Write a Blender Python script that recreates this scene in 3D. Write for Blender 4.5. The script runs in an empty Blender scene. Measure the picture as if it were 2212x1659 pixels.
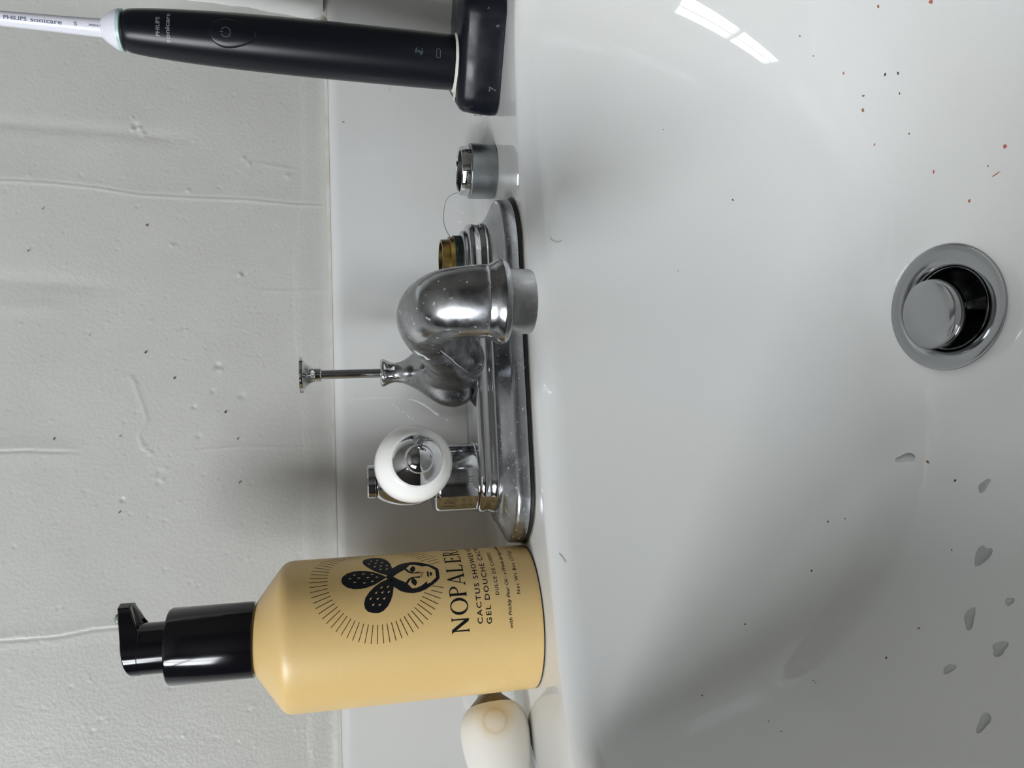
import bpy, bmesh, math, random
import numpy as np
from mathutils import Vector, Matrix
random.seed(7)
rng = np.random.RandomState(11)
C = bpy.context.scene
COL = C.collection
MM = 0.001

# ------------------------------------------------------------------ camera
cam_d = bpy.data.cameras.new('camera')
cam = bpy.data.objects.new('camera', cam_d)
COL.objects.link(cam)
CP, CY, CR = 0.2116, 0.1250, -0.0232           # pitch down, yaw right, roll
def cam_axes():
    cp, sp, cy, sy = math.cos(CP), math.sin(CP), math.cos(CY), math.sin(CY)
    f = Vector((sy*cp, cy*cp, -sp)); r = Vector((cy, -sy, 0)); u = r.cross(f)
    cr, sr = math.cos(CR), math.sin(CR)
    return f, r*cr + u*sr, u*cr - r*sr
F_, R_, U_ = cam_axes()
cam.matrix_world = Matrix(((-U_.x, R_.x, -F_.x, -52.8*MM), (-U_.y, R_.y, -F_.y, -350.3*MM),
                           (-U_.z, R_.z, -F_.z, 77.8*MM), (0, 0, 0, 1)))
cam_d.sensor_fit = 'HORIZONTAL'; cam_d.sensor_width = 36.0
cam_d.lens = 36.0*1661.2/2212.0
cam_d.clip_start = 0.005; cam_d.clip_end = 50
C.camera = cam

# ------------------------------------------------------------------ world, lights, exposure
w = bpy.data.worlds.new('world'); C.world = w; w.use_nodes = True
w.node_tree.nodes['Background'].inputs[0].default_value = (0.75, 0.85, 1.0, 1)
w.node_tree.nodes['Background'].inputs[1].default_value = 0.6
def area(name, loc, rot, sx, sy, power, col):
    l = bpy.data.lights.new(name, 'AREA'); l.shape = 'RECTANGLE'; l.size = sx; l.size_y = sy
    l.energy = power; l.color = col
    o = bpy.data.objects.new(name, l); COL.objects.link(o); o.location = loc; o.rotation_euler = rot
    return o
WIN_Y0, WIN_Y1, WIN_Z0, WIN_Z1 = -1080, -480, 330, 1150    # window opening in the left wall
XL = -800
area('window_daylight', ((XL-90)*MM, (WIN_Y0+WIN_Y1)/2*MM, (WIN_Z0+WIN_Z1)/2*MM), (0, -math.pi/2, 0),
     0.88, 0.64, 44.0, (0.93, 0.965, 1.0))
vs = C.view_settings
vs.view_transform = 'Standard'; vs.look = 'None'; vs.gamma = 1; vs.use_curve_mapping = False
vs.exposure = 0.06
C.cycles.use_denoising = True
C.cycles.max_bounces = 10; C.cycles.diffuse_bounces = 5; C.cycles.glossy_bounces = 5
C.cycles.caustics_reflective = True
C.cycles.sample_clamp_indirect = 4.0

# ------------------------------------------------------------------ materials
def mat(name, col, rough=0.5, metal=0.0, spec=0.5, coat=0.0, bump=0.0, bscale=200.0, rvar=0.0, rscale=60.0,
        var=0.0, vscale=40.0, col2=None, specks=0.0, spscale=900.0, spcol=(0.85, 0.85, 0.83), ior=1.5, stretch=None):
    m = bpy.data.materials.new(name); m.use_nodes = True
    nt = m.node_tree; N = nt.nodes; L = nt.links
    b = N['Principled BSDF']
    b.inputs['Base Color'].default_value = (*col, 1); b.inputs['Roughness'].default_value = rough
    b.inputs['Metallic'].default_value = metal; b.inputs['Specular IOR Level'].default_value = spec
    b.inputs['Coat Weight'].default_value = coat; b.inputs['IOR'].default_value = ior
    tc = N.new('ShaderNodeTexCoord'); src = tc.outputs['Object']
    if stretch:
        mp = N.new('ShaderNodeMapping'); mp.inputs['Scale'].default_value = stretch
        L.new(src, mp.inputs['Vector']); src = mp.outputs['Vector']
    def noise(scale, detail=4):
        n = N.new('ShaderNodeTexNoise'); n.inputs['Scale'].default_value = scale
        n.inputs['Detail'].default_value = detail; L.new(src, n.inputs['Vector']); return n
    cur = None
    if var > 0:
        n = noise(vscale); r = N.new('ShaderNodeValToRGB')
        r.color_ramp.elements[0].position = 0.35; r.color_ramp.elements[1].position = 0.7
        c2 = col2 or tuple(c*(1-var) for c in col)
        r.color_ramp.elements[0].color = (*c2, 1); r.color_ramp.elements[1].color = (*col, 1)
        L.new(n.outputs['Fac'], r.inputs['Fac']); cur = r.outputs['Color']
    if specks > 0:
        v = noise(spscale, 6); r = N.new('ShaderNodeValToRGB')
        r.color_ramp.elements[0].position = 1-specks; r.color_ramp.elements[1].position = min(1, 1-specks+0.06)
        L.new(v.outputs['Fac'], r.inputs['Fac'])
        mx = N.new('ShaderNodeMix'); mx.data_type = 'RGBA'
        L.new(r.outputs['Color'], mx.inputs['Factor'])
        if cur: L.new(cur, mx.inputs[6])
        else: mx.inputs[6].default_value = (*col, 1)
        mx.inputs[7].default_value = (*spcol, 1); cur = mx.outputs[2]
        if metal > 0:
            mm = N.new('ShaderNodeMath'); mm.operation = 'MULTIPLY_ADD'
            L.new(r.outputs['Color'], mm.inputs[0]); mm.inputs[1].default_value = -0.8*metal; mm.inputs[2].default_value = metal
            L.new(mm.outputs[0], b.inputs['Metallic'])
    if cur: L.new(cur, b.inputs['Base Color'])
    if rvar > 0:
        n = noise(rscale, 5); mr = N.new('ShaderNodeMapRange')
        mr.inputs[1].default_value = 0.35; mr.inputs[2].default_value = 0.7
        mr.inputs[3].default_value = rough; mr.inputs[4].default_value = rough+rvar
        L.new(n.outputs['Fac'], mr.inputs[0]); L.new(mr.outputs[0], b.inputs['Roughness'])
    if bump > 0:
        n = noise(bscale, 5); bp = N.new('ShaderNodeBump'); bp.inputs['Strength'].default_value = bump
        bp.inputs['Distance'].default_value = 0.0004
        L.new(n.outputs['Fac'], bp.inputs['Height']); L.new(bp.outputs[0], b.inputs['Normal'])
    return m
M = {}
M['porcelain'] = mat('sink_porcelain', (0.66, 0.67, 0.665), 0.035, var=1, vscale=9, col2=(0.64, 0.64, 0.62), ior=1.53)
M['handle_white'] = mat('handle_porcelain', (0.83, 0.82, 0.79), 0.10)
M['loose_white'] = mat('loose_handle_porcelain', (0.84, 0.82, 0.77), 0.38)
M['wall'] = mat('wall_paint', (0.56, 0.555, 0.525), 0.36, bump=0.5, bscale=560, var=0.05, vscale=25)
M['caulk'] = mat('caulk_paint', (0.60, 0.595, 0.57), 0.4, bump=0.3, bscale=150, var=1, vscale=90, col2=(0.52, 0.49, 0.44))
M['trimpaint'] = mat('trim_paint', (0.84, 0.84, 0.82), 0.3, bump=0.5, bscale=60)
M['stain'] = mat('rust_stain', (0.42, 0.33, 0.22), 0.7, var=0.5, vscale=900)
M['chrome'] = mat('chrome', (0.52, 0.53, 0.55), 0.06, 1.0, rvar=0.10, rscale=70, bump=0.03, bscale=120)
M['chrome_clean'] = mat('polished_chrome', (0.66, 0.67, 0.68), 0.04, 1.0, rvar=0.04, rscale=50)
M['chrome_dirty'] = mat('spotted_chrome', (0.42, 0.43, 0.45), 0.16, 1.0, rvar=0.24, rscale=90, specks=0.37, spscale=700,
                        spcol=(0.42, 0.42, 0.40), bump=0.06, bscale=150)
M['chrome_spout'] = mat('limescaled_chrome', (0.52, 0.53, 0.55), 0.11, 1.0, rvar=0.26, rscale=110, bump=0.16, bscale=90,
                        var=0.6, vscale=75, specks=0.35, spscale=500, spcol=(0.50, 0.50, 0.49))
M['aerator'] = mat('dull_chrome', (0.45, 0.45, 0.46), 0.22, 1.0, rvar=0.2, rscale=120, var=0.4, vscale=120, bump=0.1, bscale=200)
M['nut'] = mat('worn_nickel', (0.42, 0.45, 0.46), 0.30, 1.0, rvar=0.15, rscale=150, var=0.25, vscale=120)
M['brass'] = mat('brass', (0.42, 0.28, 0.08), 0.30, 1.0, var=0.6, vscale=160, col2=(0.12, 0.10, 0.05))
M['tarnish'] = mat('tarnished_brass', (0.30, 0.24, 0.15), 0.35, 1.0, var=0.4, vscale=200)
M['verdigris'] = mat('green_corroded_brass', (0.10, 0.14, 0.12), 0.55, 0.6, var=0.6, vscale=300)
M['rubber'] = mat('black_gasket', (0.008, 0.008, 0.009), 0.4)
M['rust'] = mat('rust_line', (0.40, 0.33, 0.22), 0.7, var=0.5, vscale=300)
M['bottle'] = mat('mustard_aluminium', (0.70, 0.49, 0.205), 0.36, var=0.02, vscale=500, bump=0.05, bscale=1500)
M['ink'] = mat('black_ink', (0.004, 0.005, 0.008), 0.5, spec=0.2)
M['rim_dark'] = mat('dark_seam', (0.02, 0.018, 0.02), 0.4)
M['blackgloss'] = mat('glossy_black_plastic', (0.004, 0.004, 0.006), 0.10, rvar=0.08, rscale=80)
M['gel'] = mat('dried_gel', (0.22, 0.27, 0.24), 0.2)
M['brushbody'] = mat('satin_black_plastic', (0.004, 0.005, 0.009), 0.30, spec=0.28)
M['charger'] = mat('black_charger_plastic', (0.004, 0.005, 0.010), 0.25, spec=0.25, rvar=0.2, rscale=120, specks=0.30, spscale=350, spcol=(0.10, 0.10, 0.10))
M['charger_top'] = mat('dusty_charger_top', (0.010, 0.011, 0.013), 0.45, var=1, vscale=110, col2=(0.10, 0.10, 0.10))
M['lime'] = mat('limescale_crust', (0.68, 0.66, 0.58), 0.7, bump=0.8, bscale=500)
M['printgrey'] = mat('grey_print', (0.20, 0.205, 0.22), 0.4)
M['printdust'] = mat('dusty_grey_mark', (0.16, 0.16, 0.17), 0.6, var=1, vscale=700, col2=(0.02, 0.02, 0.025))
M['drain_chrome'] = mat('drain_chrome', (0.40, 0.41, 0.42), 0.09, 1.0, rvar=0.08, rscale=80)
M['bore'] = mat('dark_bore_metal', (0.16, 0.16, 0.15), 0.35, 1.0)
M['printdim'] = mat('dim_print', (0.09, 0.12, 0.15), 0.4)
M['whiteplastic'] = mat('white_plastic', (0.72, 0.72, 0.78), 0.3)
M['mint'] = mat('pale_mint_plastic', (0.42, 0.56, 0.57), 0.35)
M['printblue'] = mat('slate_print', (0.09, 0.10, 0.17), 0.5)
M['bristle'] = mat('brush_bristles', (0.7, 0.75, 0.85), 0.6)
M['hair'] = mat('dark_hair', (0.16, 0.15, 0.14), 0.5)
M['dark'] = mat('deep_black', (0.004, 0.004, 0.004), 0.5)
M['sp_red'] = mat('red_speck', (0.40, 0.10, 0.07), 0.5)
M['sp_brown'] = mat('brown_speck', (0.25, 0.13, 0.05), 0.5)
M['sp_dark'] = mat('dark_speck', (0.05, 0.05, 0.045), 0.5)
M['sp_white'] = mat('chalky_smear', (0.80, 0.80, 0.79), 0.5)
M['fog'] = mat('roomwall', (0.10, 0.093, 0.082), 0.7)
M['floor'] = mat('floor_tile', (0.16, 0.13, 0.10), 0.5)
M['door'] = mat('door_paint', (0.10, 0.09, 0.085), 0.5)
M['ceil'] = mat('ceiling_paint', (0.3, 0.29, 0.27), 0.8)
wt = bpy.data.materials.new('water'); wt.use_nodes = True
_n = wt.node_tree.nodes; _l = wt.node_tree.links; _n.remove(_n['Principled BSDF'])
_t = _n.new('ShaderNodeBsdfTransparent'); _t.inputs[0].default_value = (0.97, 0.98, 0.98, 1)
_g = _n.new('ShaderNodeBsdfGlossy'); _g.inputs['Roughness'].default_value = 0.02
_f = _n.new('ShaderNodeFresnel'); _f.inputs[0].default_value = 1.33
_m = _n.new('ShaderNodeMixShader'); _l.new(_f.outputs[0], _m.inputs[0]); _l.new(_t.outputs[0], _m.inputs[1]); _l.new(_g.outputs[0], _m.inputs[2])
_l.new(_m.outputs[0], _n['Material Output'].inputs[0])
M['water'] = wt

# ------------------------------------------------------------------ helpers (all in millimetres)
BASE = {}
def thing(name, label, cat, base=(0, 0, 0), group=None):
    o = bpy.data.objects.new(name, None); COL.objects.link(o)
    o.empty_display_size = 0.01
    o.location = Vector(base)*MM; BASE[o.name] = Vector(base)
    o['label'] = label; o['category'] = cat
    if group: o['group'] = group
    return o
def root_base(p):
    while p.parent: p = p.parent
    return BASE.get(p.name, Vector((0, 0, 0)))
def part(name, bm, m, parent=None, smooth=True, label=None, angle=40, bevel=0, base=None):
    """verts in world millimetres -> ONE mesh object; base: where a parentless object has its origin"""
    off = root_base(parent) if parent else Vector(base or (0, 0, 0))
    me = bpy.data.meshes.new(name)
    bmesh.ops.recalc_face_normals(bm, faces=bm.faces)
    for v in bm.verts: v.co = (v.co-off)*MM
    bm.to_mesh(me); bm.free()
    o = bpy.data.objects.new(name, me); COL.objects.link(o)
    me.materials.append(M[m] if isinstance(m, str) else m)
    if smooth:
        me.polygons.foreach_set('use_smooth', [True]*len(me.polygons))
        me.set_sharp_from_angle(angle=math.radians(angle))
    if parent: o.parent = parent
    else:
        o.location = off*MM; BASE[o.name] = off
    if label: o['label'] = label
    if bevel:
        b = o.modifiers.new('bevel', 'BEVEL'); b.width = bevel*MM; b.segments = 3; b.limit_method = 'ANGLE'
    return o
def struct(o): o['kind'] = 'structure'; return o
def rings(bm, rs, closed=True, cap0=False, cap1=False):
    vr = [[bm.verts.new(p) for p in r] for r in rs]
    n = len(vr[0])
    for a, b in zip(vr[:-1], vr[1:]):
        for i in range(n if closed else n-1):
            j = (i+1) % n
            bm.faces.new((a[i], a[j], b[j], b[i]))
    if cap0: bm.faces.new(vr[0][::-1])
    if cap1: bm.faces.new(vr[-1])
    return vr
def frame(d):
    d = Vector(d).normalized()
    a = Vector((0, 0, 1)) if abs(d.z) < 0.9 else Vector((0, 1, 0))
    x = a.cross(d).normalized(); y = d.cross(x)
    return x, y, d
def lathe(bm, o, d, prof, n=64, cap0=True, cap1=True):
    """prof: list of (distance along d, radius)"""
    x, y, d = frame(d); o = Vector(o)
    rs = [[o+d*s+(x*math.cos(2*math.pi*i/n)+y*math.sin(2*math.pi*i/n))*max(r, 0.01) for i in range(n)] for s, r in prof]
    return rings(bm, rs, cap0=cap0, cap1=cap1)
def smooth_prof(pts, k=6):
    """Catmull-Rom through profile points"""
    out = []
    P = [pts[0]]+list(pts)+[pts[-1]]
    for i in range(1, len(P)-2):
        for j in range(k):
            t = j/k
            out.append(tuple(0.5*((2*P[i][c])+(-P[i-1][c]+P[i+1][c])*t+(2*P[i-1][c]-5*P[i][c]+4*P[i+1][c]-P[i+2][c])*t*t
                       + (-P[i-1][c]+3*P[i][c]-3*P[i+1][c]+P[i+2][c])*t**3) for c in range(len(pts[0]))))
    out.append(tuple(pts[-1])); return out
def tube(bm, pts, rad, n=32, caps=True):
    pts = [Vector(p) for p in pts]
    if not hasattr(rad, '__len__'): rad = [rad]*len(pts)
    T = [(pts[min(i+1, len(pts)-1)]-pts[max(i-1, 0)]).normalized() for i in range(len(pts))]
    x, y, _ = frame(T[0]); rs = []
    for p, t, r in zip(pts, T, rad):
        x = (x-t*x.dot(t)).normalized(); y = t.cross(x)
        rs.append([p+(x*math.cos(2*math.pi*i/n)+y*math.sin(2*math.pi*i/n))*r for i in range(n)])
    rings(bm, rs, cap0=caps, cap1=caps)
def box(bm, x0, x1, y0, y1, z0, z1):
    v = [bm.verts.new((x, y, z)) for z in (z0, z1) for y in (y0, y1) for x in (x0, x1)]
    for f in ((0, 2, 3, 1), (4, 5, 7, 6), (0, 1, 5, 4), (2, 6, 7, 3), (0, 4, 6, 2), (1, 3, 7, 5)):
        bm.faces.new([v[i] for i in f])
def stadium(hl, r, z, n=24, cx=0, cy=0, ext=0):
    cx = cx-ext/2; hl = hl+ext/2
    p = []
    for i in range(n+1):
        a = -math.pi/2+math.pi*i/n; p.append(Vector((cx+hl+r*math.cos(a), cy+r*math.sin(a), z)))
    for k in range(1, 30): p.append(Vector((cx+hl-2*hl*k/30, cy+r, z)))
    for i in range(n+1):
        a = math.pi/2+math.pi*i/n; p.append(Vector((cx-hl+r*math.cos(a), cy+r*math.sin(a), z)))
    for k in range(1, 30): p.append(Vector((cx-hl+2*hl*k/30, cy-r, z)))
    return p
def cut_grid(bm, step, axis=0):
    if not bm.verts: return
    lo = min(v.co[axis] for v in bm.verts); hi = max(v.co[axis] for v in bm.verts)
    no = Vector((0, 0, 0)); no[axis] = 1
    x = lo+step
    while x < hi:
        co = Vector((0, 0, 0)); co[axis] = x
        bmesh.ops.bisect_plane(bm, geom=bm.verts[:]+bm.edges[:]+bm.faces[:], plane_co=co, plane_no=no, dist=1e-5)
        x += step
def flat_text(body, cap, width=None, spacing=1.0, shear=0.0):
    """Bfont text as a flat bmesh, x from 0, baseline z=0; cap: capital height in mm; width: forced total width"""
    c = bpy.data.curves.new('t', 'FONT'); c.body = body; c.size = 1; c.space_character = spacing; c.shear = shear
    c.resolution_u = 3; c.offset = 0.012 if not shear else 0.006
    o = bpy.data.objects.new('t', c); COL.objects.link(o)
    dg = bpy.context.evaluated_depsgraph_get(); me = bpy.data.meshes.new_from_object(o.evaluated_get(dg))
    bpy.data.objects.remove(o); bpy.data.curves.remove(c)
    bm = bmesh.new(); bm.from_mesh(me); bpy.data.meshes.remove(me)
    x0 = min(v.co.x for v in bm.verts); x1 = max(v.co.x for v in bm.verts)
    s = cap/0.70; sx = (width/(x1-x0)) if width else s
    for v in bm.verts: v.co = Vector(((v.co.x-x0)*sx, v.co.y*s, 0))
    return bm
def poly(bm, pts):
    return bm.faces.new([bm.verts.new((p[0], p[1], 0)) for p in pts])
def wrap(bm, centre, R, th0, z0, lift=0.06, step=1.2):
    """flat (x, y) drawing -> on a vertical cylinder; th0 radians measured from -Y towards +X"""
    bmesh.ops.triangulate(bm, faces=bm.faces)
    cut_grid(bm, step)
    for v in bm.verts:
        th = th0+v.co.x/R; rr = R+lift
        v.co = Vector((centre[0]+rr*math.sin(th), centre[1]-rr*math.cos(th), z0+v.co.y))
    return bm

# ------------------------------------------------------------------ room shell
Y0, Y1, ZF, ZC, XR = -1500, 70, -820, 1350, 900
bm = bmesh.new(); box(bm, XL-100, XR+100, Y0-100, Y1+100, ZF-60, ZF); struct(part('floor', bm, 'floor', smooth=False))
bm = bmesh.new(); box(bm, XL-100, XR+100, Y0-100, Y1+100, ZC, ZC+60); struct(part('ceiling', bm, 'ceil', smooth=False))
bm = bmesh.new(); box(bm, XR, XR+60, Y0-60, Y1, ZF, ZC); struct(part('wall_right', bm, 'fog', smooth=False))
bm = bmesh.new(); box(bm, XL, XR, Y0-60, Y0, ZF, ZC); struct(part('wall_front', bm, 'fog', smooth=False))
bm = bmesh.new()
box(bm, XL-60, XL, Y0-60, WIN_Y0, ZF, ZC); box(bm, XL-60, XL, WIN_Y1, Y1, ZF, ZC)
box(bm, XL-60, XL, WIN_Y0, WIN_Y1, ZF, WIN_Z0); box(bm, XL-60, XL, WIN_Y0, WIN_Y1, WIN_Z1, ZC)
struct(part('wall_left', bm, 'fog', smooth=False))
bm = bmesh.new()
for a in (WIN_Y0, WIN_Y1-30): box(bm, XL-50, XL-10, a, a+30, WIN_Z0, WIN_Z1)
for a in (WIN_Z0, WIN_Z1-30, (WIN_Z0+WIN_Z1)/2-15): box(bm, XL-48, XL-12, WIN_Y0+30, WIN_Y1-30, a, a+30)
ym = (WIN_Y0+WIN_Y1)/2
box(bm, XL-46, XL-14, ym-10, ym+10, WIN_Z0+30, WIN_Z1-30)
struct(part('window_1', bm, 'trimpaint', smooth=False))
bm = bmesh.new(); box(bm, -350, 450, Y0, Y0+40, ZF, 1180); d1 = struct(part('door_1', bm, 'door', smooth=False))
bm = bmesh.new(); lathe(bm, (-290, Y0+40, 100), (0, 1, 0), [(0, 20), (15, 8), (30, 8), (35, 22), (50, 24), (58, 14)]); part('door_knob', bm, 'brass', d1)

# wall_back: fine relief grid of old paint over plaster
def vnoise(X, Z, scale, seed):
    r = np.random.RandomState(seed); G = r.rand(256, 256)
    x = X/scale+100; z = Z/scale+100
    xi = np.floor(x).astype(int); zi = np.floor(z).astype(int); fx = x-xi; fz = z-zi
    fx = fx*fx*(3-2*fx); fz = fz*fz*(3-2*fz)
    g = lambda a, b: G[a % 256, b % 256]
    return (g(xi, zi)*(1-fx)+g(xi+1, zi)*fx)*(1-fz)+(g(xi, zi+1)*(1-fx)+g(xi+1, zi+1)*fx)*fz-0.5
xs = np.concatenate([np.linspace(XL, -215, 20)[:-1], np.arange(-215, 232, 0.7), np.linspace(232.4, XR, 20)])
zs = np.concatenate([np.linspace(ZF, 60, 12)[:-1], np.arange(60, 82, 3.0), np.arange(82, 262, 0.7), np.linspace(263, ZC, 16)])
GX, GZ = np.meshgrid(xs, zs)
H = (vnoise(GX, GZ, 45, 1)*0.6+vnoise(GX, GZ, 14, 2)*0.14+vnoise(GX, GZ*0.6, 4.2, 3)*0.05+vnoise(GX, GZ, 1.7, 4)*0.028+vnoise(GX, GZ*0.3, 1.0, 5)*0.022)
def interp_line(pts, Z):
    z = np.array([p[1] for p in pts]); x = np.array([p[0] for p in pts]); i = np.argsort(z)
    return np.interp(Z, z[i], x[i]), (Z >= z.min()) & (Z <= z.max()+3)
def ridge(pts, wdt, h, side=0, fade=12):
    global H
    xl, ok = interp_line(pts, GZ)
    z0 = min(p[1] for p in pts); z1 = max(p[1] for p in pts)
    f = np.clip((GZ-z0)/fade, 0, 1)
    if z1 < 236: f = f*np.clip((z1-GZ)/fade, 0, 1)
    d = GX-xl
    if side == 0: H += f*h*np.exp(-(d/wdt)**2)
    else: H += f*h*np.where(d*side > 0, np.exp(-(d/wdt)**2), np.exp(-(d/(wdt*.22))**2))
jit = lambda amp, sc, sd: vnoise(GX*0, GZ, sc, sd)*amp
crack1 = [(110.8, 262), (110.9, 239.7), (110.2, 222.5), (108.4, 202.8), (105.2, 182.6), (104.3, 155.1), (104.2, 129.2), (102.1, 102.6), (102.0, 84)]
ridge(crack1, 6, 0.22, 1, 30)
ridge([(p[0]+0.5, p[1]) for p in crack1], 0.5, -0.24)
ridge([(p[0]-0.6, p[1]) for p in crack1], 0.6, 0.2)
crack2 = [(-27.3, 262), (-27.3, 232), (-28.6, 215), (-29, 205)]
ridge(crack2, 5, 0.45, 0); ridge([(p[0]-0.2, p[1]) for p in crack2], 0.6, -0.45)
crack3 = [(-117.4, 262), (-117.4, 229.8), (-117.8, 215.7), (-116.0, 201.4), (-115.8, 180)]
ridge(crack3, 4, 0.3, 0); ridge([(p[0]+0.5*math.sin(p[1]*.7), p[1]) for p in crack3], 0.6, -0.4)
ridge([(141.8, 262), (141.6, 249.1), (140.7, 216.6), (138.5, 182.9), (135.9, 150)], 3.6, -0.5, 0, 25)
ridge([(58.8, 262), (58.6, 246.7), (57.1, 215), (54.7, 186)], 4.2, -0.5, 0, 30)
ridge([(46, 262), (45, 235), (44, 212)], 4, 0.35)
ridge([(-29.5, 165), (-30.8, 159.4), (-29.5, 132.4), (-31.9, 84)], 0.7, 0.16)
ridge([(54, 132), (53, 110), (53.5, 84)], 0.8, 0.12)
ridge([(126, 130), (123, 112), (121, 98)], 1.0, 0.16)
# horizontal seam where the caulk band begins, and the thickened band below it
sz = np.interp(GX, [-200, -63, -39, -2.5, 35, 71, 108, 167, 230], [99.5, 100.4, 98.8, 100.6, 103.1, 103.1, 97.6, 98, 98])
H += 0.35/(1+np.exp((GZ-sz)/0.5))+2.6/(1+np.exp((GZ-86.0)/1.3))
H += 0.22*np.exp(-((GZ-sz-0.8)/0.6)**2)*(vnoise(GX, GZ*0, 6, 9)+0.5)
# curved paint wrinkle above the rod
cx_ = np.interp(GX, [-30, -28.8, -21.7, -14.7, -7.6, 5.6, 9], [176, 179.2, 181.4, 177.5, 179.4, 183.9, 186])
H += 0.3*np.exp(-((GZ-cx_)/1.2)**2)*((GX > -32) & (GX < 9))
pits = [(143.6, 184.5, 1.6, -.5), (140.9, 186, .9, .5), (141.8, 182.6, 1.1, .5), (139, 181, 1.0, .45), (13.3, 143.6, 1.5, -.55), (11, 142, 1.4, .35),
        (-2.9, 131.5, 1.5, -.4), (62.3, 132.3, 1.0, .55), (62.3, 130.2, .9, -.4), (77.8, 166.1, .9, .5), (-23.2, 152.7, 1, -.4), (-53.8, 188.6, 1.0, -.5),
        (127, 130, 1.1, .35), (124, 127, 1.1, .35), (118, 107, 1.6, .35), (0, 146, .9, -.4), (-8, 155, .9, -.45), (108, 158, .9, .4),
        (-46, 172, 1.1, -.3), (-45, 170, .9, .3), (-43.5, 173.5, .8, .3), (-40, 172, .8, -.3)]
for _ in range(430):
    pits.append((rng.uniform(-205, 220), rng.uniform(100, 260), rng.uniform(.3, .7), rng.choice([-.3, .28, .2, -.22])))
dx, dz = 0.7, 0.7
for (px, pz, r_, h_) in pits:
    i = (np.abs(xs-px) < 4*r_+1).nonzero()[0]; j = (np.abs(zs-pz) < 4*r_+1).nonzero()[0]
    if len(i) == 0 or len(j) == 0: continue
    sl = (slice(j[0], j[-1]+1), slice(i[0], i[-1]+1))
    H[sl] += 1.35*h_*np.exp(-(((GX[sl]-px)/r_)**2+((GZ[sl]-pz)/r_)**2))
inside = (GX > -216) & (GX < 233) & (GZ > 61) & (GZ < 263)
H = np.where(inside, H, 0)
# (no relief where the grid is coarse; the two blend inside a few mm)
ef = np.clip((GX+215)/6, 0, 1)*np.clip((232-GX)/6, 0, 1)*np.clip((262-GZ)/6, 0, 1)
H = H*ef
verts = np.stack([GX, Y1-H, GZ], -1).reshape(-1, 3)*MM
nx, nz = len(xs), len(zs)
idx = np.arange(nx*nz).reshape(nz, nx)
faces = np.stack([idx[:-1, :-1], idx[:-1, 1:], idx[1:, 1:], idx[1:, :-1]], -1).reshape(-1, 4)
me = bpy.data.meshes.new('wall_back'); me.from_pydata(verts.tolist(), [], faces.tolist())
me.polygons.foreach_set('use_smooth', [True]*len(me.polygons)); me.materials.append(M['wall'])
wb = bpy.data.objects.new('wall_back', me); COL.objects.link(wb); struct(wb)
# vertical painted casing at the right end of the wall
bm = bmesh.new()
def casing(z):
    k = 0.5*math.sin(z*0.11)+0.3*math.sin(z*0.31)
    k += (z-86)*0.09-2.5 if z < 300 else 16.7
    if z < 90: k += (90-z)*0.7
    return [(400, Y1-22, z), (400, Y1+4, z), (214+k, Y1+4, z), (213.5+k, Y1-6, z), (214.5+k, Y1-12, z), (218+k, Y1-17, z), (226+k, Y1-20, z), (300, Y1-22, z)]
rings(bm, [[Vector(p) for p in casing(z)] for z in [86, 87, 89, 92]+list(range(96, 300, 5))+[1200]], cap0=True, cap1=True)
struct(part('trim_1', bm, 'trimpaint', angle=50))
bm = bmesh.new()
random.seed(3)
rr = []
for i in range(140):
    x = -240+i*3.5; t = 0.45+0.5*random.random()
    rr.append([Vector((x, Y1-3.0, 83.4)), Vector((x, Y1-4.1-.4*t, 84.5)), Vector((x, Y1-3.6-.4*t, 85.2)), Vector((x, Y1-2.2, 86.0+.5*t))])
rings(bm, rr, closed=False)
struct(part('trim_2', bm, 'caulk'))

# ------------------------------------------------------------------ sink
sink = thing('sink', 'white glazed porcelain wall sink with backsplash, flat ledge and deep basin', 'sink', (0, -160, -160))
DC = Vector((6, -93, 0)); DEPTH = 156.0; RD = 24.0
def rim_pt(phi):
    """flat ledge edge seen from the drain in direction phi"""
    dx_, dy_ = math.cos(phi), math.sin(phi)
    lo, hi = 5.0, 500.0
    def inside_(x, y):
        back = -30+0.085*x-0.00065*x*x if abs(x) < 150 else -30+0.085*x-0.00065*x*x-((abs(x)-150)**2)*0.012
        ok = y < back
        e = (abs(x/(180.0 if x < 0 else 210.0)))**3.0+(abs((y+175)/185.0))**2.6
        return ok and e < 1
    for _ in range(40):
        m = (lo+hi)/2
        if inside_(DC.x+dx_*m, DC.y+dy_*m): lo = m
        else: hi = m
    return lo
TILT = 0.20
def tiltz(x, y):
    r_ = math.hypot(x-DC.x, y-DC.y)
    return TILT*(y-DC.y)*math.exp(-(max(0, r_-RD)/16)**2)
NPH = 384
phis = [2*math.pi*i/NPH for i in range(NPH)]
Ls = [rim_pt(p) for p in phis]
for _ in range(24): Ls = [(Ls[i-1]+2*Ls[i]+Ls[(i+1) % NPH])/4 for i in range(NPH)]
bm = bmesh.new(); RR = []
OX0, OX1, OY0, OY1 = -300, 300, -378, 43
def outer(phi):
    dx_, dy_ = math.cos(phi), math.sin(phi); t = 1e9
    if dx_ > 1e-9: t = min(t, (OX1-DC.x)/dx_)
    if dx_ < -1e-9: t = min(t, (OX0-DC.x)/dx_)
    if dy_ > 1e-9: t = min(t, (OY1-DC.y)/dy_)
    if dy_ < -1e-9: t = min(t, (OY0-DC.y)/dy_)
    return t
def ringat(fn):
    out = []
    for p, L in zip(phis, Ls):
        r, z = fn(p, L); out.append(Vector((DC.x+math.cos(p)*r, DC.y+math.sin(p)*r, z)))
    return out
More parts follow.
